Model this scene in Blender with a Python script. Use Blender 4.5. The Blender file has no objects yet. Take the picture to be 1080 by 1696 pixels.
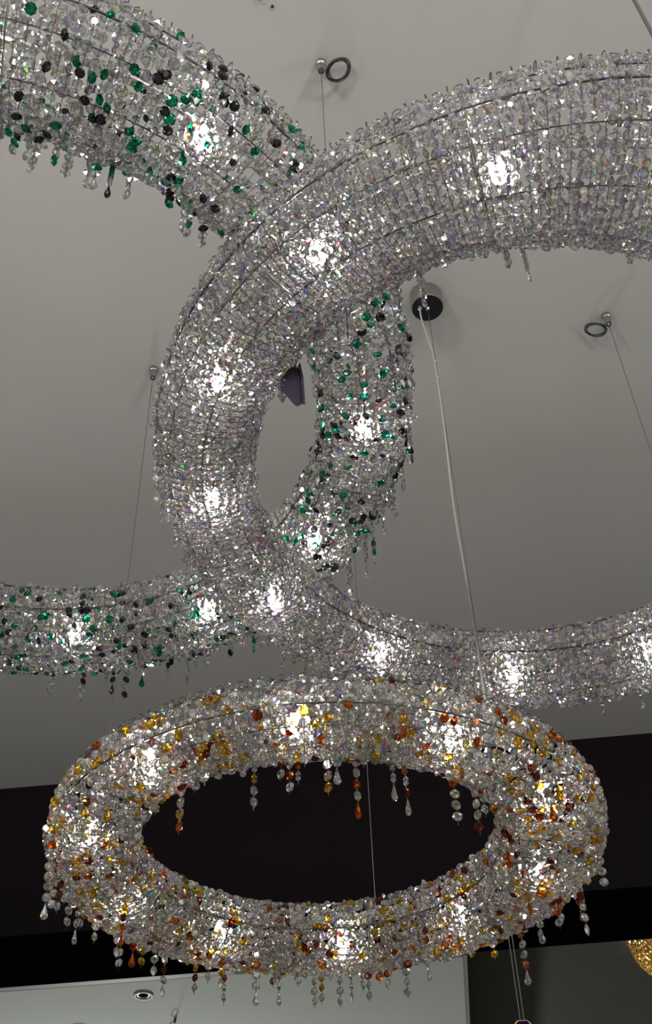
import bpy, math, random
import numpy as np
from mathutils import Vector, Matrix

rng = np.random.default_rng(7)
random.seed(7)
PI = math.pi
SC = bpy.context.scene
COL = SC.collection

# ------------------------------------------------------------------ camera
EYE = 1.5                                   # eye height of the photographer
FPX, ZX, ZY = 1950.0, -75.0, 1948.0         # focal length in pixels (1080 x 1696 frame), offset of the zenith point
roll = math.atan2(-ZX, ZY)
elev = math.atan2(FPX, math.hypot(ZX, ZY))
F = np.array([0, math.cos(elev), math.sin(elev)])
U0 = np.array([0, -math.sin(elev), math.cos(elev)])
R0 = np.array([1.0, 0, 0])
CR = math.cos(roll) * R0 - math.sin(roll) * U0
CU = math.sin(roll) * R0 + math.cos(roll) * U0
cam_d = bpy.data.cameras.new('camera')
cam = bpy.data.objects.new('camera', cam_d)
COL.objects.link(cam)
cam_d.sensor_fit = 'HORIZONTAL'
cam_d.sensor_width = 36.0
cam_d.lens = 36.0 * FPX / 1080.0
cam_d.clip_start = 0.05
cam.matrix_world = Matrix(((CR[0], CU[0], -F[0], 0), (CR[1], CU[1], -F[1], 0), (CR[2], CU[2], -F[2], EYE), (0, 0, 0, 1)))
SC.camera = cam
CAM = np.array([0, 0, EYE])

# ------------------------------------------------------------------ world, exposure, shop lamps
w = bpy.data.worlds.new('world')
SC.world = w
w.use_nodes = True
w.node_tree.nodes['Background'].inputs[0].default_value = (0.9, 0.95, 1.0, 1)
w.node_tree.nodes['Background'].inputs[1].default_value = 0.02
SC.view_settings.view_transform = 'Standard'
SC.view_settings.look = 'None'
SC.view_settings.gamma = 1.0
SC.view_settings.use_curve_mapping = False
SC.view_settings.exposure = 0.75
SC.cycles.use_adaptive_sampling = True
SC.cycles.adaptive_threshold = 0.025
SC.cycles.max_bounces = 14
SC.cycles.transmission_bounces = 12
SC.cycles.glossy_bounces = 6
SC.cycles.diffuse_bounces = 3
SC.cycles.transparent_max_bounces = 12
SC.cycles.caustics_refractive = False
SC.cycles.caustics_reflective = False
SC.cycles.sample_clamp_indirect = 8.0


def lamp(name, loc, watts, radius, color=(1.0, 0.97, 0.92)):
    d = bpy.data.lights.new(name, 'POINT')
    d.energy = watts
    d.shadow_soft_size = radius
    d.color = color
    o = bpy.data.objects.new(name, d)
    o.location = loc
    COL.objects.link(o)
    return o


# other lit fixtures of the showroom, hanging behind and beside the photographer
for i, (x, y, z, e, r) in enumerate([(-0.9, -0.7, 2.75, 34, .10), (1.1, -0.9, 2.7, 34, .10), (0.1, -1.9, 2.6, 30, .10),
                                     (-2.3, 0.2, 2.6, 18, .08), (2.5, 0.5, 2.6, 18, .08), (-2.2, -2.4, 2.6, 25, .08), (2.2, -2.5, 2.6, 25, .08)]):
    lamp('showroom_light', (x, y, z), e, r)
# the fixtures of the bay beyond the beam
lamp('bay_light', (-1.1, 6.2, 2.2), 78, .1, (0.95, 1.0, 0.95))

# ------------------------------------------------------------------ materials


def nodes(name):
    m = bpy.data.materials.new(name)
    m.use_nodes = True
    nt = m.node_tree
    nt.nodes.clear()
    out = nt.nodes.new('ShaderNodeOutputMaterial')
    return m, nt, out


def principled(name, color, rough=0.5, metal=0.0, noise=None, bump=0.0, scale=20.0, coat=0.0, spec=0.5):
    m, nt, out = nodes(name)
    p = nt.nodes.new('ShaderNodeBsdfPrincipled')
    p.inputs['Base Color'].default_value = (*color, 1)
    p.inputs['Roughness'].default_value = rough
    p.inputs['Metallic'].default_value = metal
    p.inputs['Specular IOR Level'].default_value = spec
    p.inputs['Coat Weight'].default_value = coat
    if noise or bump:
        tc = nt.nodes.new('ShaderNodeTexCoord')
        n = nt.nodes.new('ShaderNodeTexNoise')
        n.inputs['Scale'].default_value = scale
        n.inputs['Detail'].default_value = 4
        nt.links.new(tc.outputs['Object'], n.inputs['Vector'])
        if noise:
            r = nt.nodes.new('ShaderNodeValToRGB')
            a, b = 1 - noise, 1 + noise
            r.color_ramp.elements[0].position, r.color_ramp.elements[1].position = .3, .7
            r.color_ramp.elements[0].color = (color[0] * a, color[1] * a, color[2] * a, 1)
            r.color_ramp.elements[1].color = (color[0] * b, color[1] * b, color[2] * b, 1)
            nt.links.new(n.outputs['Fac'], r.inputs['Fac'])
            nt.links.new(r.outputs['Color'], p.inputs['Base Color'])
        if bump:
            bn = nt.nodes.new('ShaderNodeBump')
            bn.inputs['Strength'].default_value = bump
            bn.inputs['Distance'].default_value = .002
            nt.links.new(n.outputs['Fac'], bn.inputs['Height'])
            nt.links.new(bn.outputs['Normal'], p.inputs['Normal'])
    nt.links.new(p.outputs['BSDF'], out.inputs['Surface'])
    return m


def crystal(name, tint, ior=1.56, mirror=0.24, clear=0.14, disp=0.0):
    """cut lead crystal: refracting glass (three colour shares with their own index where it throws rainbow flashes),
    a mirror-bright share of the facets, and a share of light let straight through"""
    m, nt, out = nodes(name)

    def glass(col, i):
        g = nt.nodes.new('ShaderNodeBsdfGlass')
        g.inputs['Color'].default_value = (*col, 1)
        g.inputs['IOR'].default_value = i
        g.inputs['Roughness'].default_value = 0.0
        return g
    if disp:
        parts = [glass((tint[0], 0, 0), ior - disp), glass((0, tint[1], 0), ior), glass((0, 0, tint[2]), ior + disp)]
        a1, a2 = nt.nodes.new('ShaderNodeAddShader'), nt.nodes.new('ShaderNodeAddShader')
        nt.links.new(parts[0].outputs[0], a1.inputs[0])
        nt.links.new(parts[1].outputs[0], a1.inputs[1])
        nt.links.new(a1.outputs[0], a2.inputs[0])
        nt.links.new(parts[2].outputs[0], a2.inputs[1])
        gsock = a2.outputs[0]
    else:
        gsock = glass(tint, ior).outputs[0]
    gl = nt.nodes.new('ShaderNodeBsdfGlossy')
    gl.inputs['Color'].default_value = (*[min(1, .25 + .75 * t) for t in tint], 1)
    gl.inputs['Roughness'].default_value = 0.08
    tr = nt.nodes.new('ShaderNodeBsdfTransparent')
    tr.inputs['Color'].default_value = (*tint, 1)
    m1 = nt.nodes.new('ShaderNodeMixShader')
    m1.inputs[0].default_value = mirror
    nt.links.new(gsock, m1.inputs[1])
    nt.links.new(gl.outputs[0], m1.inputs[2])
    m2 = nt.nodes.new('ShaderNodeMixShader')
    m2.inputs[0].default_value = clear
    nt.links.new(m1.outputs[0], m2.inputs[1])
    nt.links.new(tr.outputs[0], m2.inputs[2])
    nt.links.new(m2.outputs[0], out.inputs['Surface'])
    return m


def emitter(name, color, strength):
    m, nt, out = nodes(name)
    e = nt.nodes.new('ShaderNodeEmission')
    e.inputs[0].default_value = (*color, 1)
    e.inputs[1].default_value = strength
    nt.links.new(e.outputs[0], out.inputs['Surface'])
    return m


M = dict(
    ceiling=principled('painted_ceiling', (.47, .465, .45), .85, noise=.015, bump=.03, scale=6),
    beam=principled('dark_purple_paint', (.0068, .0040, .0062), .6, noise=.1, scale=8, spec=.12),
    soffit=principled('black_paint', (.0025, .0022, .0026), .8, noise=.1, scale=8, spec=.0),
    lowceil=principled('lower_ceiling_paint', (.55, .57, .53), .85, noise=.015, bump=.03, scale=6),
    bay=principled('grey_bay_paint', (.085, .085, .070), .85, noise=.02, scale=6),
    strip=principled('recess_shade_and_rim_grey', (.22, .22, .21), .6, noise=.03, scale=10),
    alu=principled('pale_aluminium', (.55, .55, .54), .4, .7, noise=.03, scale=30),
    wall=principled('showroom_wall_paint', (.30, .295, .285), .8, noise=.03, scale=5),
    floor=principled('polished_stone', (.20, .195, .19), .15, noise=.2, scale=3),
    wire=principled('steel_wire', (.32, .32, .31), .35, 1.0, noise=.05, scale=200),
    dwire=principled('dark_wire', (.10, .10, .10), .35, 1.0, noise=.05, scale=200),
    chrome=principled('chrome', (.72, .72, .72), .12, 1.0, noise=.03, scale=80),
    nickel=principled('satin_nickel', (.45, .44, .42), .32, 1.0, noise=.05, scale=90),
    black=principled('dark_mirrored_chrome', (.012, .012, .016), .08, 0.0, noise=.1, scale=20),
    cable=principled('grey_cable_sleeve', (.10, .097, .088), .5, noise=.05, scale=150),
    lcable=principled('clear_cable_sleeve', (.40, .40, .385), .25, noise=.05, scale=150),
    card=principled('dark_violet_card', (.035, .028, .05), .22, noise=.1, scale=40),
    gold=principled('gold', (.85, .60, .22), .25, 1.0, noise=.08, scale=60),
    gem=principled('purple_gem', (.05, .01, .10), .08, noise=.2, scale=60, coat=.5),
    shade=principled('olive_shade', (.20, .20, .14), .6, noise=.05, scale=40),
    ceramic=principled('white_ceramic', (.7, .7, .68), .4, noise=.03, scale=80),
    screw=principled('dark_screw', (.02, .02, .02), .4, .5, noise=.1, scale=200),
    bulb=emitter('lit_bulb', (1.0, .93, .84), 55.0),
    wbulb=emitter('warm_bulb', (1.0, .78, .45), 45.0),
    clear=crystal('clear_crystal', (.99, .99, .99)),
    lilac=crystal('clear_crystal_lilac', (.95, .93, 1.0)),  # faint lilac in the glass stands for dispersion sparkle
    warm=crystal('clear_crystal_warm', (1.0, .97, .88)),  # faint yellow in the glass stands for warm sparkle
    blue=crystal('clear_crystal_rainbow', (.98, .98, .98), mirror=.15, clear=.1, disp=.10),
    emerald=crystal('emerald_crystal', (.04, .58, .40), mirror=.14, clear=.06),
    smoky=crystal('smoky_crystal', (.20, .19, .21), mirror=.14, clear=.05),
    amber=crystal('amber_crystal', (.80, .33, .03), mirror=.14, clear=.10),
    rust=crystal('rust_crystal', (.45, .12, .03), mirror=.14, clear=.10),
    yellow=crystal('yellow_crystal', (.93, .74, .18), mirror=.14, clear=.15),
    goldx=crystal('golden_crystal', (1.0, .90, .55), mirror=.35, clear=.08),
)

# ------------------------------------------------------------------ mesh helpers


class MB:
    def __init__(s):
        s.v, s.f = [], []

    def add(s, v, f):
        o = len(s.v)
        s.v += [tuple(map(float, p)) for p in v]
        s.f += [tuple(i + o for i in q) for q in f]
        return s

    def box(s, c, d, rz=0.0):
        cx, cy, cz = c
        hx, hy, hz = d[0] / 2, d[1] / 2, d[2] / 2
        ca, sa = math.cos(rz), math.sin(rz)
        v = []
        for z in (-hz, hz):
            for x, y in ((-hx, -hy), (hx, -hy), (hx, hy), (-hx, hy)):
                v.append((cx + x * ca - y * sa, cy + x * sa + y * ca, cz + z))
        return s.add(v, [(3, 2, 1, 0), (4, 5, 6, 7), (0, 1, 5, 4), (1, 2, 6, 5), (2, 3, 7, 6), (3, 0, 4, 7)])

    def prism(s, poly, z0, z1):
        n = len(poly)
        v = [(x, y, z0) for x, y in poly] + [(x, y, z1) for x, y in poly]
        f = [tuple(range(n - 1, -1, -1)), tuple(range(n, 2 * n))]
        f += [(i, (i + 1) % n, n + (i + 1) % n, n + i) for i in range(n)]
        return s.add(v, f)

    def lathe(s, prof, n=24, o=(0, 0, 0)):
        v, f = [], []
        for r, z in prof:
            for i in range(n):
                a = 2 * PI * i / n
                v.append((o[0] + r * math.cos(a), o[1] + r * math.sin(a), o[2] + z))
        for k in range(len(prof) - 1):
            for i in range(n):
                j = (i + 1) % n
                f.append((k * n + i, k * n + j, (k + 1) * n + j, (k + 1) * n + i))
        f.append(tuple(range(n - 1, -1, -1)))
        f.append(tuple(range((len(prof) - 1) * n, len(prof) * n)))
        return s.add(v, f)

    def tube(s, pts, r, n=6, closed=False):
        pts = [np.array(p, float) for p in pts]
        m = len(pts)
        v, f = [], []
        up = np.array([0.0, 0, 1])
        rr = r if hasattr(r, '__len__') else [r] * m
        prev = None
        for k in range(m):
            a = pts[k - 1] if (k > 0 or closed) else pts[k]
            b = pts[(k + 1) % m] if (k < m - 1 or closed) else pts[k]
            t = b - a
            t /= np.linalg.norm(t) + 1e-12
            if prev is None:
                x = np.cross(t, up)
                if np.linalg.norm(x) < 1e-3:
                    x = np.cross(t, np.array([1.0, 0, 0]))
            else:
                x = prev - t * (prev @ t)
            x /= np.linalg.norm(x) + 1e-12
            prev = x
            y = np.cross(t, x)
            for i in range(n):
                q = 2 * PI * i / n
                v.append(pts[k] + rr[k] * (math.cos(q) * x + math.sin(q) * y))
        for k in range(m if closed else m - 1):
            k2 = (k + 1) % m
            for i in range(n):
                j = (i + 1) % n
                f.append((k * n + i, k * n + j, k2 * n + j, k2 * n + i))
        if not closed:
            f.append(tuple(range(n - 1, -1, -1)))
            f.append(tuple(range((m - 1) * n, m * n)))
        return s.add(v, f)

    def mesh(s, name, mat, smooth=False):
        me = bpy.data.meshes.new(name)
        me.from_pydata(s.v, [], s.f)
        me.materials.append(mat)
        if smooth:
            me.shade_smooth()
        me.update()
        return me

    def build(s, name, mat, parent=None, loc=(0, 0, 0), smooth=False):
        return link(name, s.mesh(name, mat, smooth), parent, loc)


def link(name, me, parent=None, loc=(0, 0, 0), rot=None):
    o = bpy.data.objects.new(name, me)
    COL.objects.link(o)
    o.parent = parent
    if rot is None:
        o.location = loc
    else:
        m = Matrix(rot.tolist()).to_4x4()
        m.translation = Vector(loc)
        o.matrix_basis = m
    return o


def tag(o, label=None, cat=None, group=None, kind=None):
    if label:
        o['label'] = label
    if cat:
        o['category'] = cat
    if group:
        o['group'] = group
    if kind:
        o['kind'] = kind
    return o


def empty(name, loc, label, cat, group=None):
    o = bpy.data.objects.new(name, None)
    o.empty_display_size = .05
    COL.objects.link(o)
    o.location = loc
    return tag(o, label, cat, group)


def project(P):
    d = np.asarray(P) - CAM
    z = d @ F
    return 540 + FPX * (d @ CR) / z, 848 - FPX * (d @ CU) / z, z


# ------------------------------------------------------------------ crystal templates (disc in the XZ plane, hole axis Z, facing Y)


def gem_disc(n, thick=.46, table=.55):
    """double-sided brilliant-cut disc of radius 1: n-sided girdle, table and star facets on both faces"""
    v, f = [], []
    for i in range(n):
        a = 2 * PI * (i + .5) / n
        v.append((math.cos(a), 0, math.sin(a)))
    for side in (1, -1):
        o = len(v)
        for i in range(n):
            a = 2 * PI * i / n
            v.append((table * math.cos(a), side * thick, table * math.sin(a)))
        face = tuple(range(o, o + n))
        f.append(face[::-1] if side > 0 else face)
        for i in range(n):
            j = (i + 1) % n
            t1 = (o + i, o + j, i)
            t2 = (i, o + j, j)
            if side < 0:
                t1, t2 = t1[::-1], t2[::-1]
            f += [t1, t2]
    return v, f


def gem_drop(n=8, length=4.2):
    """faceted teardrop hanging down the Z axis from z = 0"""
    prof = [(.16, 0), (.42, -.30 * length), (.86, -.62 * length), (1.0, -.76 * length), (.62, -.92 * length)]
    v, f = [], []
    for k, (r, z) in enumerate(prof):
        for i in range(n):
            a = 2 * PI * (i + .5 * (k % 2)) / n
            v.append((r * math.cos(a), .7 * r * math.sin(a), z))
    v.append((0, 0, -length))
    f.append(tuple(range(n)))
    for k in range(len(prof) - 1):
        for i in range(n):
            j = (i + 1) % n
            a, b, c, d = k * n + i, k * n + j, (k + 1) * n + i, (k + 1) * n + j
            if k % 2 == 0:
                f += [(a, c, b), (b, c, d)]
            else:
                f += [(a, c, d), (a, d, b)]
    o = (len(prof) - 1) * n
    for i in range(n):
        f.append((o + i, len(v) - 1, o + (i + 1) % n))
    return v, f


def gem_leaf(length=3.4):
    """marquise: pointed oval with a raised ridge, hanging from z = 0"""
    v = [(0, 0, 0)]
    rows = [(-.22, .62), (-.5, .95), (-.78, .62)]
    for t, wd in rows:
        z = t * length
        v += [(-wd, 0, z), (-.35 * wd, .42 * wd, z), (.35 * wd, .42 * wd, z), (wd, 0, z), (.35 * wd, -.42 * wd, z), (-.35 * wd, -.42 * wd, z)]
    v.append((0, 0, -length))
    f = []
    for i in range(6):
        j = (i + 1) % 6
        f.append((0, 1 + i, 1 + j))
        for k in range(2):
            a, b = 1 + 6 * k + i, 1 + 6 * k + j
            f += [(a, a + 6, b), (b, a + 6, b + 6)]
        f.append((13 + i, 19, 13 + j))
    return v, f


DISC8, DISC6 = gem_disc(8), gem_disc(6)
DROP, LEAF = gem_drop(), gem_leaf()
MESHES = {}


def gem_mesh(shape, mat, size):
    key = (shape, mat, size)
    if key not in MESHES:
        v, f = {'disc': DISC8, 'drop': DROP, 'leaf': LEAF}[shape]
        me = bpy.data.meshes.new(shape + '_' + mat)
        me.from_pydata([tuple(c * size for c in p) for p in v], [], f)
        me.materials.append(M[mat])
        me.update()
        MESHES[key] = me
    return MESHES[key]


PART_NAME = dict(clear='clear_crystal', lilac='clear_crystal', warm='clear_crystal', blue='clear_crystal', emerald='emerald_crystal',
                 smoky='smoky_crystal', amber='amber_crystal', rust='rust_crystal', yellow='yellow_crystal', goldx='golden_crystal')


def batch(name, tmpl, pos, rot, size, midx, mats, parent):
    """thousands of crystals joined into one real-geometry mesh, each with its own place, turn, size and glass"""
    tv, tf = np.array(tmpl[0], np.float32), tmpl[1]
    N, nv = len(pos), len(tv)
    V = np.einsum('nij,vj->nvi', rot, tv) * size[:, None, None] + pos[:, None, :]
    cnt = np.array([len(q) for q in tf])
    flat = np.concatenate([np.array(q) for q in tf])
    L = (flat[None, :] + (np.arange(N) * nv)[:, None]).ravel()
    starts1 = np.concatenate([[0], np.cumsum(cnt)[:-1]])
    starts = (starts1[None, :] + (np.arange(N) * len(flat))[:, None]).ravel()
    me = bpy.data.meshes.new(name)
    me.vertices.add(N * nv)
    me.vertices.foreach_set('co', V.astype(np.float32).ravel())
    me.loops.add(len(L))
    me.loops.foreach_set('vertex_index', L.astype(np.int32))
    me.polygons.add(len(starts))
    me.polygons.foreach_set('loop_start', starts.astype(np.int32))
    for k in mats:
        me.materials.append(M[k])
    me.polygons.foreach_set('material_index', np.repeat(midx, len(tf)).astype(np.int32))
    me.update(calc_edges=True)
    me.shade_flat()
    me.validate()
    o = link(name, me, parent)
    o['kind'] = 'stuff'
    return o


# ------------------------------------------------------------------ the room
CEIL = 2.25 + EYE
LOW = 1.695 + EYE
SL = -0.085                                    # the beam runs slightly askew to the view


def yb(x, d=0.0):
    return 3.452 + d + SL * x


def struct(name, mb, mat, parent=None):
    o = mb.build(name, mat, parent)
    o['kind'] = 'structure'
    return o


struct('ceiling', MB().prism([(-5, -5), (5, -5), (5, yb(5, .05)), (-5, yb(-5, .05))], CEIL, CEIL + .1), M['ceiling'])
struct('floor', MB().prism([(-5, -5), (5, -5), (5, 9.5), (-5, 9.5)], -.1, 0), M['floor'])
struct('wall_left', MB().box((-5.05, 2.25, 2), (.1, 14.7, 4)), M['wall'])
struct('wall_right', MB().box((5.05, 2.25, 2), (.1, 14.7, 4)), M['wall'])
struct('wall_back', MB().box((0, -5.05, 2), (10.2, .1, 4)), M['wall'])
struct('wall_far', MB().box((0, 9.55, 2), (10.2, .1, 4)), M['wall'])
# dark beam between the two ceilings: purple face, black underside board
struct('wall_front', MB().prism([(-5, yb(-5)), (5, yb(5)), (5, yb(5, .34)), (-5, yb(-5, .34))], LOW + .012, CEIL + .1), M['beam'])
struct('trim_1', MB().prism([(-5, yb(-5, .004)), (5, yb(5, .004)), (5, yb(5, .335)), (-5, yb(-5, .335))], LOW - .003, LOW + .012), M['soffit'])
struct('trim_2', MB().prism([(-5, yb(-5, .335)), (.395, yb(.395, .335)), (.395, yb(.395, .375)), (-5, yb(-5, .375))], LOW + .001, LOW + .06), M['strip'])  # gap behind the underside board, its recess shade put into the grey
# the lower ceilings beyond the beam
xr = .395


def xb(y):
    return xr + .078 * (y - 3.8)


struct('ceiling_lower', MB().prism([(-5, yb(-5, .375)), (xr, yb(xr, .375)), (xb(9.5), 9.5), (-5, 9.5)], LOW, LOW + .05), M['lowceil'])
struct('ceiling_bay', MB().prism([(xr + .012, yb(xr, .335)), (5, yb(5, .335)), (5, 9.5), (xb(9.5) + .012, 9.5)], EYE + 1.862, EYE + 1.91), M['bay'])
struct('trim_3', MB().prism([(xr, yb(xr, .36)), (xr + .012, yb(xr, .36)), (xb(9.5) + .012, 9.5), (xb(9.5), 9.5)], LOW - .002, EYE + 1.91), M['alu'])

# ------------------------------------------------------------------ ring chandeliers


def interp_ring(tab, a):
    """smooth periodic interpolation of (degrees, value) pairs"""
    d = np.array(sorted(tab))
    x = np.concatenate([d[:, 0] - 360, d[:, 0], d[:, 0] + 360])
    y = np.tile(d[:, 1], 3)
    q = np.degrees(a) % 360
    acc = 0
    for s in (-14, -7, 0, 7, 14):
        acc = acc + np.interp(q + s, x, y)
    return acc / 5


HOOK = MB().tube([(.0058 * math.cos(t), 0, .0058 * math.sin(t)) for t in np.linspace(0, 2 * PI, 10, endpoint=False)], .0008, 4, True).mesh('hook_ring', M['dwire'])


def chandelier(name, label, center, R, tilt, W, H, wtab, palette, n_bulb, bulb0, drops, drop_mats, size, sparse=1.0, individual=300, ylift=0.0):
    C = np.array([center[0], center[1], center[2] + EYE])
    tx, ty = tilt
    nrm = np.array([-tx, -ty, 1.0])
    nrm /= np.linalg.norm(nrm)
    e1 = np.array([1.0, 0, tx])
    e1 /= np.linalg.norm(e1)
    e2 = np.cross(nrm, e1)
    root = empty(name, C, label, 'chandelier', 'ring chandeliers of strung crystals')

    def frame(a):
        a = np.asarray(a, float)
        rad = np.cos(a)[..., None] * e1 + np.sin(a)[..., None] * e2
        tan = -np.sin(a)[..., None] * e1 + np.cos(a)[..., None] * e2
        return rad, tan

    def surf(a, p, k=1.0):
        """point of the ring body: a round the ring, p round the tube (0 = straight down, + = outwards)"""
        rad, tan = frame(a)
        f = interp_ring(wtab, a)
        A = W / 2 * f * k
        B = H / 2 * (0.5 + 0.5 * f) * k
        ex = 0.8                                # a little squarer than an ellipse
        sx = np.sign(np.sin(p)) * np.abs(np.sin(p)) ** ex
        sz = -np.sign(np.cos(p)) * np.abs(np.cos(p)) ** ex
        P = R * rad + (A * sx)[..., None] * rad + (B * sz)[..., None] * nrm
        n = (np.sin(p) / A)[..., None] * rad + (-np.cos(p) / B)[..., None] * nrm
        n /= np.linalg.norm(n, axis=-1)[..., None]
        return P, n, tan

    # --- strands of crystals laid round the tube
    pos, rot, siz, mat, lay = [], [], [], [], []
    keys = ['clear', 'lilac', 'warm', 'blue'] + [k for k in palette if k not in ('clear', 'lilac', 'warm', 'blue')]
    pitch = size * 1.98

    def put(P, n, tan, s, kinds, layer, twist, jit):
        N = len(P)
        t = np.cross(tan, n)                    # runs down the strand
        th = rng.normal(0, twist, N)
        ny = n * np.cos(th)[:, None] + tan * np.sin(th)[:, None]
        nx = np.cross(ny, t)
        Q = np.stack([nx, ny, t], -1)
        j = rng.normal(0, jit, (N, 3))
        for i in range(3):
            c, s_ = np.cos(j[:, i]), np.sin(j[:, i])
            X = np.zeros((N, 3, 3))
            k1, k2 = (i + 1) % 3, (i + 2) % 3
            X[:, i, i] = 1
            X[:, k1, k1] = c
            X[:, k2, k2] = c
            X[:, k1, k2] = -s_
            X[:, k2, k1] = s_
            Q = Q @ X
        pos.append(P)
        rot.append(Q)
        siz.append(s)
        mat.append(kinds)
        lay.append(np.full(N, layer))

    def kinds_for(N, a, boost=1.0):
        pr = np.array([palette.get(k, 0) for k in keys], float)
        col = np.array([k not in ('clear', 'lilac', 'warm', 'blue') for k in keys])
        pr = np.where(col, pr * boost, pr)
        pr[0] = 0
        pr[0] = 1 - pr.sum()
        return rng.choice(len(keys), N, p=pr)

    strands = MB()
    n_str = int(2 * PI * R * 1.12 / (size * 1.9))
    span = math.radians(128)
    for layer, (k, tw, jt, ss, frac) in enumerate([(1.0, .55, .16, 1.0, sparse), (.87, .9, .5, .82, .95), (.72, 1.0, 1.0, .72, .55)]):
        for i in range(n_str):
            a0 = 2 * PI * (i + .5 * layer) / n_str
            # arc-length steps along the tube section
            pp = np.linspace(-span, span, 90)
            P, _, _ = surf(np.full(90, a0), pp, k)
            L = np.concatenate([[0], np.cumsum(np.linalg.norm(np.diff(P, axis=0), axis=1))])
            m = int(L[-1] / (pitch * ss * 1.02))
            s = (np.arange(m) + rng.uniform(.2, .8)) * L[-1] / m
            p = np.interp(s, L, pp)
            keep = rng.random(m) < frac
            p = p[keep]
            m = len(p)
            if m == 0:
                continue
            a = a0 + rng.normal(0, .0016 / R * (1 + 3 * layer), m)
            P1, n1, t1 = surf(a, p, k)
            P1 = P1 + n1 * rng.normal(0, .0022 + .003 * layer, m)[:, None]
            put(P1, n1, t1, size * ss * rng.uniform(.86, 1.08, m), kinds_for(m, a, 1.0 if layer == 0 else .5), layer, tw, jt)
            if layer == 0:
                strands.tube(P[::6], .0005, 3)
    pos, rot, siz, mat, lay = map(np.concatenate, (pos, rot, siz, mat, lay))

    # --- which crystals show largest: those on the near, camera-facing skin inside the frame
    Wp = pos + C
    px, py, dz = project(Wp)
    inside = (px > 4) & (px < 1076) & (py > 4) & (py < 1692)
    rel = pos - (pos @ e1)[:, None] * 0
    aa = np.arctan2(pos @ e2, pos @ e1)
    rad, _ = frame(aa)
    outw = pos - R * rad
    outw /= np.linalg.norm(outw, axis=1)[:, None] + 1e-9
    view = CAM - Wp
    view /= np.linalg.norm(view, axis=1)[:, None]
    facing = (outw * view).sum(1)
    score = siz / dz * np.clip(facing, 0, .6) * inside * (lay == 0)
    chosen = np.zeros(len(pos), bool)
    for grp in sorted(set(PART_NAME[k] for k in keys)):
        ids = [i for i, k in enumerate(keys) if PART_NAME[k] == grp]
        ok = np.isin(mat, ids) & (score > 0)
        idx = np.flatnonzero(ok)
        idx = idx[np.argsort(-score[idx])][:individual]
        chosen[idx] = True
    for i in np.flatnonzero(chosen):
        k = keys[mat[i]]
        o = link(PART_NAME[k], gem_mesh('disc', k, round(size, 5)), root, pos[i], rot[i] * (siz[i] / size))
    rest = ~chosen
    batch('crystal_strings', DISC6, pos[rest], rot[rest], siz[rest], mat[rest], keys, root)
    tag(strands.build('string_wire', M['dwire'], root), kind='stuff')

    # --- frame: hoops and ribs
    A = np.linspace(0, 2 * PI, 120, endpoint=False)
    for p in (-126, -78, 78, 126):
        P, _, _ = surf(A, np.full(120, math.radians(p)), .985)
        MB().tube(P, .0016, 5, True).build('frame_hoop', M['dwire'], root, smooth=True)
    for p in (-40, 0, 40):
        P, _, _ = surf(A, np.full(120, math.radians(p)), .95)
        MB().tube(P, .0010, 4, True).build('frame_hoop', M['dwire'], root, smooth=True)
    nrib = 12
    for i in range(nrib):
        a = 2 * PI * (i + .5) / nrib
        P, _, _ = surf(np.full(24, a), np.linspace(-2.2, 2.2, 24), .95)
        MB().tube(P, .0014, 5).build('frame_rib', M['nickel'], root, smooth=True)
        P, _, _ = surf(np.full(2, a), np.array([-2.2, 2.2]), .95)
        MB().tube(P, .0022, 5).build('cross_bar', M['nickel'], root)
    # channel that carries the lamp holders
    rad, tan = frame(A)
    P = R * rad + .62 * H / 2 * nrm
    MB().tube(P, .008, 8, True).build('lamp_channel', M['nickel'], root, smooth=True)
    # --- lamps
    for i in range(n_bulb):
        a = math.radians(bulb0) + 2 * PI * i / n_bulb
        rad, tan = frame(np.array(a))
        base = R * rad + (.62 * H / 2 - .006) * nrm
        sk = MB().lathe([(.009, 0), (.009, -.016), (.007, -.018)], 12).build('lamp_holder', M['ceramic'], root, base)
        bl = MB().lathe([(.005, 0), (.0095, -.004), (.010, -.030), (.008, -.038), (.004, -.042)], 12)
        b = bl.build('bulb', M['bulb'], root, base + np.array([0, 0, -.0175]), smooth=True)
        b['label'] = 'lit white capsule bulb'
    # --- hook rings on the outer rim
    for i in range(n_str):
        a = 2 * PI * i / n_str
        P, n1, t1 = surf(np.array([a]), np.array([math.radians(129)]), 1.03)
        x, y, z = project(P[0] + C)
        if not (-20 < x < 1100 and -20 < y < 1716):
            continue
        yaw = a + (PI / 2 if i % 2 else 0) + random.uniform(-.3, .3)
        c, s_ = math.cos(yaw), math.sin(yaw)
        link('hook_ring', HOOK, root, P[0] + (.007 if R > .45 else .0015) * nrm + (.003 if R > .45 else 0) * n1[0], np.array([[c, -s_, 0], [s_, c, 0], [0, 0, 1.0]]))
    # --- hanging drop strands
    nd, lo, hi, prange, tail = drops
    for i in range(nd):
        a = 2 * PI * (i + random.uniform(.1, .9)) / nd
        p = math.radians(random.choice([-1, 1]) * random.uniform(*prange))
        P, n1, t1 = surf(np.array([a]), np.array([p]), .98)
        P = P[0]
        x, y, z = project(P + C)
        if not (-10 < x < 1090 and -10 < y < 1706):
            continue
        nb = random.randint(lo, hi)
        step = size * 2.35
        kinds = [random.choices(list(drop_mats), list(drop_mats.values()))[0] for _ in range(nb + 1)]
        end = random.random() < tail
        st = link('drop_strand', MB().tube([(0, 0, 0), (0, 0, -step * (nb + .3))], .0006, 4).mesh('drop_strand', M['dwire']), root, P)
        yaw = random.uniform(0, 2 * PI)
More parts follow.
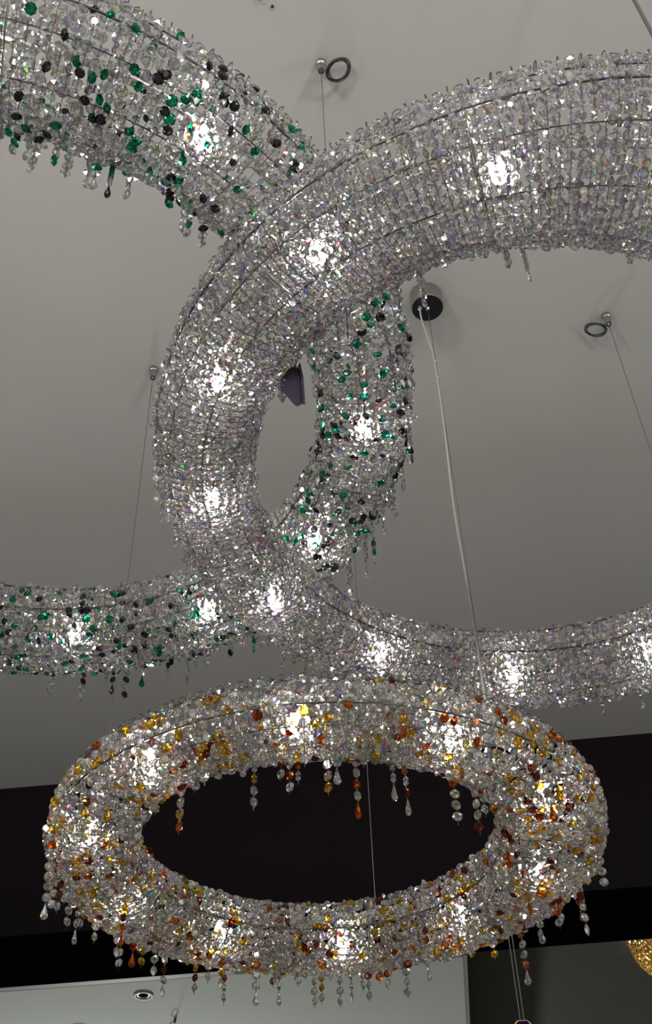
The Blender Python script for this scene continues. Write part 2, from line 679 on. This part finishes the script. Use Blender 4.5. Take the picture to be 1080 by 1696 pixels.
        for j in range(nb):
            y2 = yaw + random.gauss(0, .25)
            c, s_ = math.cos(y2), math.sin(y2)
            link(PART_NAME[kinds[j]], gem_mesh('disc', kinds[j], round(size, 5)), st, (0, 0, -step * (j + .6)), np.array([[c, -s_, 0], [s_, c, 0], [0, 0, 1.0]]))
        if end:
            c, s_ = math.cos(yaw), math.sin(yaw)
            sh = random.choice(['drop', 'leaf'])
            k = kinds[nb]
            nm = 'teardrop_crystal' if sh == 'drop' else 'marquise_crystal'
            link(nm, gem_mesh(sh, k, round(size * .82, 5)), st, (0, 0, -step * (nb + .12)), np.array([[c, -s_, 0], [s_, c, 0], [0, 0, 1.0]]))
    return root, C


amber_root, AC = chandelier(
    'amber_ring_chandelier', 'lowest ring chandelier of clear crystals flecked with amber and yellow, hanging in front',
    (-.027, 1.824, 1.024), .39, (.004, .039), .150, .112,
    [(0, 1.22), (34, 1.15), (88, 1.08), (150, 1.08), (187, 1.0), (230, .78), (271, .85), (310, .88)],
    dict(lilac=.10, warm=.10, blue=.09, amber=.030, rust=.030, yellow=.095),
    10, 86, (150, 1, 4, (25, 72), .3), dict(clear=6, amber=.6, rust=.7, yellow=.8, warm=1), .0082)

clear_root, CC = chandelier(
    'clear_ring_chandelier', 'big ring chandelier of all clear crystals reaching off the right edge',
    (.328, 1.194, 1.273), .504, (-.023, .019), .155, .115,
    [(66, 1.0), (98, .95), (127, .85), (162, .85), (186, .9), (213, 1.0), (240, 1.18), (260, 1.22), (278, 1.55), (310, 1.55), (350, 1.1)],
    dict(lilac=.22, warm=.06, blue=.10),
    13, 8, (120, 2, 4, (40, 80), .4), dict(clear=6, lilac=1.5), .0065)

green_root, GC = chandelier(
    'green_ring_chandelier', 'ring chandelier of clear, emerald and smoky crystals reaching off the left edge',
    (-.508, 1.163, 1.434), .575, (-.047, .015), .160, .118,
    [(1, .88), (21, .86), (38, .92), (79, 1.12), (102, 1.18), (200, 1.2), (270, 1.3), (300, 1.15), (320, 1.02)],
    dict(lilac=.12, warm=.05, blue=.09, emerald=.085, smoky=.075),
    13, 5, (170, 2, 4, (40, 80), .45), dict(clear=5, emerald=.8, smoky=1, lilac=1), .0074, sparse=.9)

# ------------------------------------------------------------------ suspension


def wire(name, x, y, z0, root, C, r=.0009, mat='wire'):
    return MB().tube([(x - C[0], y - C[1], z0 + EYE - C[2]), (x - C[0], y - C[1], CEIL - .03 - C[2])], r, 6).build(name, M[mat], root)


def gripper(x, y, label, coil_yaw=None):
    """turned metal cable gripper screwed to the ceiling, with the spare wire wound to a coil"""
    t = empty('cable_gripper', (x, y, CEIL), label, 'cable gripper', 'wire grippers on the ceiling')
    MB().lathe([(.0105, 0), (.0105, -.010), (.0085, -.012), (.0075, -.030), (.0065, -.034)], 20).build('gripper_body', M['nickel'], t, smooth=False)
    MB().lathe([(.0052, -.034), (.0058, -.038), (.003, -.042)], 16).build('gripper_nose', M['dwire'], t)
    if coil_yaw is not None:
        cx, cy = .034 * math.cos(coil_yaw), .034 * math.sin(coil_yaw)
        pts = []
        for i in range(150):
            q = i / 149
            a = coil_yaw + PI + q * 2 * PI * 5.3
            rr = .0215 + .0030 * math.sin(.77 * a)
            pts.append((cx + rr * math.cos(a), cy + rr * math.sin(a), -.022 - .0020 * math.sin(a * .57) + .010 * (rr / .0215) * math.cos(a - coil_yaw)))
        pts = [(0, 0, -.020)] + pts
        MB().tube(pts, .0012, 5).build("wire_coil", M['dwire'], t, smooth=True)
        MB().tube([pts[-1], (pts[-1][0] - .012, pts[-1][1] + .006, -.017)], .0009, 5).build('wire_end', M['dwire'], t)
    return t


# amber ring: left wire, far wire, and canopy with wire and power cable
for nm, x, y, z0 in (('suspension_wire', -.399, 1.741, 1.05), ('suspension_wire', .068, 2.203, 1.07), ('suspension_wire', .247, 1.562, 1.05)):
    wire(nm, x, y, z0, amber_root, AC)
gripper(-.399, 1.741, 'small cable gripper without a coil, left of the clear crystal ring', None)
kx, ky = .247, 1.562
cab = [(kx - .017, ky - .004, CEIL - .05), (kx - .018, ky - .004, CEIL - .09), (kx - .010, ky - .003, CEIL - .17), (kx - .003, ky - .002, CEIL - .24), (kx - .0028, ky - .002, CEIL - .45),
       (kx - .0075, ky - .002, CEIL - .70), (kx - .0028, ky - .002, CEIL - .95), (kx - .003, ky - .002, EYE + 1.05)]
pts = []
for i in range(len(cab) - 1):          # smooth the sagging cable
    p0, p1, p2, p3 = [np.array(cab[max(0, min(len(cab) - 1, i + d))]) for d in (-1, 0, 1, 2)]
    for t in np.linspace(0, 1, 8, endpoint=False):
        pts.append(.5 * ((2 * p1) + (-p0 + p2) * t + (2 * p0 - 5 * p1 + 4 * p2 - p3) * t ** 2 + (-p0 + 3 * p1 - 3 * p2 + p3) * t ** 3) - AC)
MB().tube(pts, .0021, 8).build('power_cable', M['lcable'], amber_root, smooth=True)
for z in (CEIL - .245, CEIL - .30):
    MB().lathe([(.0042, 0), (.0042, -.005)], 10, (kx - .0015 - AC[0], ky - .001 - AC[1], z - AC[2])).build('cable_clip', M['lcable'], amber_root)

t = empty('ceiling_canopy', (kx, ky, CEIL), 'round ceiling canopy with grey side and dark mirroring face feeding a cable', 'canopy')
MB().lathe([(.0365, 0), (.0365, -.046), (.0355, -.048)], 48).build('canopy_shell', M['nickel'], t)
MB().lathe([(.0350, -.046), (.0350, -.0492), (.030, -.0495)], 48).build('canopy_face', M['black'], t)  # near-black colour stands for dark surroundings mirrored in polished chrome
MB().lathe([(.0055, -.049), (.0055, -.053), (.003, -.056)], 16).build('wire_nipple', M['chrome'], t)
MB().lathe([(.0060, -.049), (.0060, -.054), (.0035, -.055)], 16, (-.017, -.004, 0)).build('cable_grommet', M['nickel'], t)

# clear ring
wire('suspension_wire', .670, 1.636, 1.31, clear_root, CC)
gripper(.670, 1.636, 'cable gripper with a coil of spare wire, near the right edge', math.radians(135))
MB().tube([(.494 - CC[0], .722 - CC[1], 1.31 + EYE - CC[2]), (.494 - CC[0], .722 - CC[1], CEIL - .01 - CC[2])], .0030, 8).build('power_cable', M['cable'], clear_root)
# green ring
wire('suspension_wire', .0235, 1.008, 1.46, green_root, GC)
gripper(.0235, 1.008, 'cable gripper with a wound coil of wire, above where two crystal rings cross', math.radians(8))

# small hook and screw at the top edge of the picture
t = empty('ceiling_hook', (-.086, .874, CEIL), 'tiny bent wire hook at the top edge of the ceiling', 'hook')
MB().tube([(.006 * math.cos(q), .006 * math.sin(q), -.005 - .002 * math.sin(q)) for q in np.linspace(-2.6, 2.6, 14)], .0009, 5).build('hook_bend', M['wire'], t)
MB().lathe([(.002, 0), (.002, -.006)], 8, (-.005, 0.003, 0)).build('hook_shank', M['wire'], t)
t = empty('ceiling_screw', (-.0645, .894, CEIL), 'tiny black screw head on the pale ceiling', 'screw')
MB().lathe([(.0022, 0), (.0030, -.002), (.0022, -.0045)], 10).build('screw_head', M['screw'], t)

# price cards on the clear ring
tg = empty('price_cards', (-.028, .965, 1.27 + EYE), 'folded dark violet cards hanging under the clear crystal ring', 'price tag')
Rm = math.radians(-38)
for i, (dx, dr, mt) in enumerate(((0, 0, 'card'), (-.006, .18, 'card'), (-.010, .32, 'card'))):
    a = Rm + dr * 1.2
    ux, uy = math.cos(a), math.sin(a)
    wv, thick = .030, .0012
    poly = [(q_, z_ * 1.32 - .018) for q_, z_ in [(.05, -.004), (-.50, -.026), (-.52, -.040), (.10, -.070), (.28, -.074), (.22, -.03)]]
    v = []
    for sgn in (-1, 1):
        for q, z in poly:
            v.append((dx + q * wv * ux - sgn * thick * uy / 2, q * wv * uy + sgn * thick * ux / 2, z))
    n = len(poly)
    MB().add(v, [tuple(range(n)), tuple(range(2 * n - 1, n - 1, -1))] + [(i2, n + i2, n + (i2 + 1) % n, (i2 + 1) % n) for i2 in range(n)]).build('card', M[mt], tg)
MB().tube([(0, 0, -.008), (.002, .001, .03)], .0006, 4).build('tag_string', M['dwire'], tg)

# ------------------------------------------------------------------ beyond the beam
t = empty('downlight', (-.686, 3.990, LOW), 'small round recessed glass downlight in the pale lower ceiling', 'downlight')
MB().lathe([(.030, 0), (.034, -.003), (.033, -.006), (.026, -.006), (.024, 0)], 32).build('downlight_rim', M['strip'], t)
MB().lathe([(.024, -.001), (.021, -.003), (.020, -.003), (.017, -.001)], 24).build('downlight_lens', M['alu'], t)
t = empty('spot_lamp', (-.955, 4.33, LOW), 'olive drum of a surface mounted spot cut by the bottom edge', 'spot lamp')
MB().lathe([(.034, 0), (.034, -.045), (.030, -.047), (.027, -.040)], 32).build('spot_drum', M['shade'], t)
t = empty('wire_hook', (-.603, 4.20, LOW), 'tiny wire gripper with a thin wire on the lower ceiling', 'hook')
MB().lathe([(.005, 0), (.005, -.012), (.003, -.016)], 10).build('hook_body', M['dwire'], t)
MB().tube([(.010 * math.cos(q) - .008, 0, .016 * math.sin(q) - .026) for q in np.linspace(0, 2 * PI, 16, endpoint=False)], .0014, 5, True).build('wire_loop', M['dwire'], t)
MB().tube([(0, 0, -.014), (0, 0, -.5)], .0009, 5).build('wire', M['wire'], t)

# pendant on two strands of tiny beads
bx, by = .534, 3.62
t = empty('bead_chain_pendant', (bx, by, LOW - .003), 'gold framed purple pendant hanging on two pale bead chains under the black beam', 'pendant')
zt = -.277
for s_ in (-1, 1):
    m = MB()
    n = 104
    for i in range(n):
        z = -.004 - i * (-zt) / n
        x = s_ * .0058
        ln = .0019 if i % 3 else .0010
        m.lathe([(.0004, ln * .6), (.0013, ln * .25), (.0013, -ln * .25), (.0004, -ln * .6)], 6, (x, 0, z))
    m.build('bead_chain', M['ceramic'], t)['kind'] = 'stuff'
    MB().tube([(s_ * .0058, 0, 0), (s_ * .0058, 0, zt)], .0004, 4).build('chain_wire', M['dwire'], t)
oct_ = [(-.014, .0), (.014, .0), (.026, -.012), (.026, -.058), (.014, -.070), (-.014, -.070), (-.026, -.058), (-.026, -.012)]
MB().tube([(x, 0, z + zt) for x, z in oct_], .0042, 8, True).build('pendant_frame', M['gold'], t, smooth=True)
v = [(x * .9, -.005, z * .92 - .003 + zt) for x, z in oct_] + [(x * .5, -.012, (z + .035) * .5 - .035 + zt) for x, z in oct_] + [(x * .9, .005, z * .92 - .003 + zt) for x, z in oct_]
f = [tuple(range(8, 16)), tuple(range(23, 15, -1))] + [(i, (i + 1) % 8, 8 + (i + 1) % 8, 8 + i) for i in range(8)] + [(16 + i, 16 + (i + 1) % 8, (i + 1) % 8, i) for i in range(8)]
MB().add(v, f).build('pendant_stone', M['gem'], t)

# golden crystal flush light at the right edge
gx, gy, gr, gh = 1.176, 4.02, .168, .165
t = empty('golden_crystal_light', (gx, gy, EYE + 1.862), 'glowing golden crystal bowl light at the right edge behind the beam', 'ceiling light')
MB().lathe([(.060, 0), (.060, -.012), (.05, -.014)], 32).build('ceiling_plate', M['gold'], t)
for k, p in enumerate((90, 60, 30)):
    q = math.radians(p)
    MB().tube([(gr * math.sin(q) * math.cos(a), gr * math.sin(q) * math.sin(a), -.006 - gh * math.cos(q)) for a in np.linspace(0, 2 * PI, 48, endpoint=False)], .0015, 5, True).build('bowl_hoop', M['gold'], t, smooth=True)
pos, rot, siz = [], [], []
for p in np.arange(6, 92, 5.4):
    q = math.radians(p)
    n = max(3, int(2 * PI * gr * math.sin(q) / .0155))
    for i in range(n):
        a = 2 * PI * (i + random.random() * .5) / n
        nv = np.array([math.sin(q) * math.cos(a), math.sin(q) * math.sin(a), -math.cos(q)])
        P = np.array([gr * nv[0], gr * nv[1], -.006 + gh * nv[2]])
        tn = np.array([-math.sin(a), math.cos(a), 0])
        th = random.gauss(0, .6)
        dn = np.cross(tn, nv)
        ny = nv * math.cos(th) + tn * math.sin(th)
        nx = np.cross(ny, dn)
        pos.append(P)
        rot.append(np.stack([nx, ny, dn], -1))
        siz.append(.0084 * random.uniform(.85, 1.1))
pos, rot, siz = np.array(pos), np.array(rot), np.array(siz)
wx, wy, wz = project(pos + np.array([gx, gy, EYE + 1.862]))
vis = (wx < 1082) & (pos[:, 1] < .06)
idx = np.flatnonzero(vis)[:300]
ch = np.zeros(len(pos), bool)
ch[idx] = True
for i in idx:
    link('golden_crystal', gem_mesh('disc', 'goldx', .0084), t, pos[i], rot[i] * (siz[i] / .0084))
batch('crystal_strings', DISC6, pos[~ch], rot[~ch], siz[~ch], np.zeros((~ch).sum(), int), ['goldx'], t)
for a in (0, 2.1, 4.2):
    MB().lathe([(.005, 0), (.011, -.006), (.011, -.03), (.005, -.036)], 12, (.05 * math.cos(a), .05 * math.sin(a), -.014)).build('bulb', M['wbulb'], t, smooth=True)
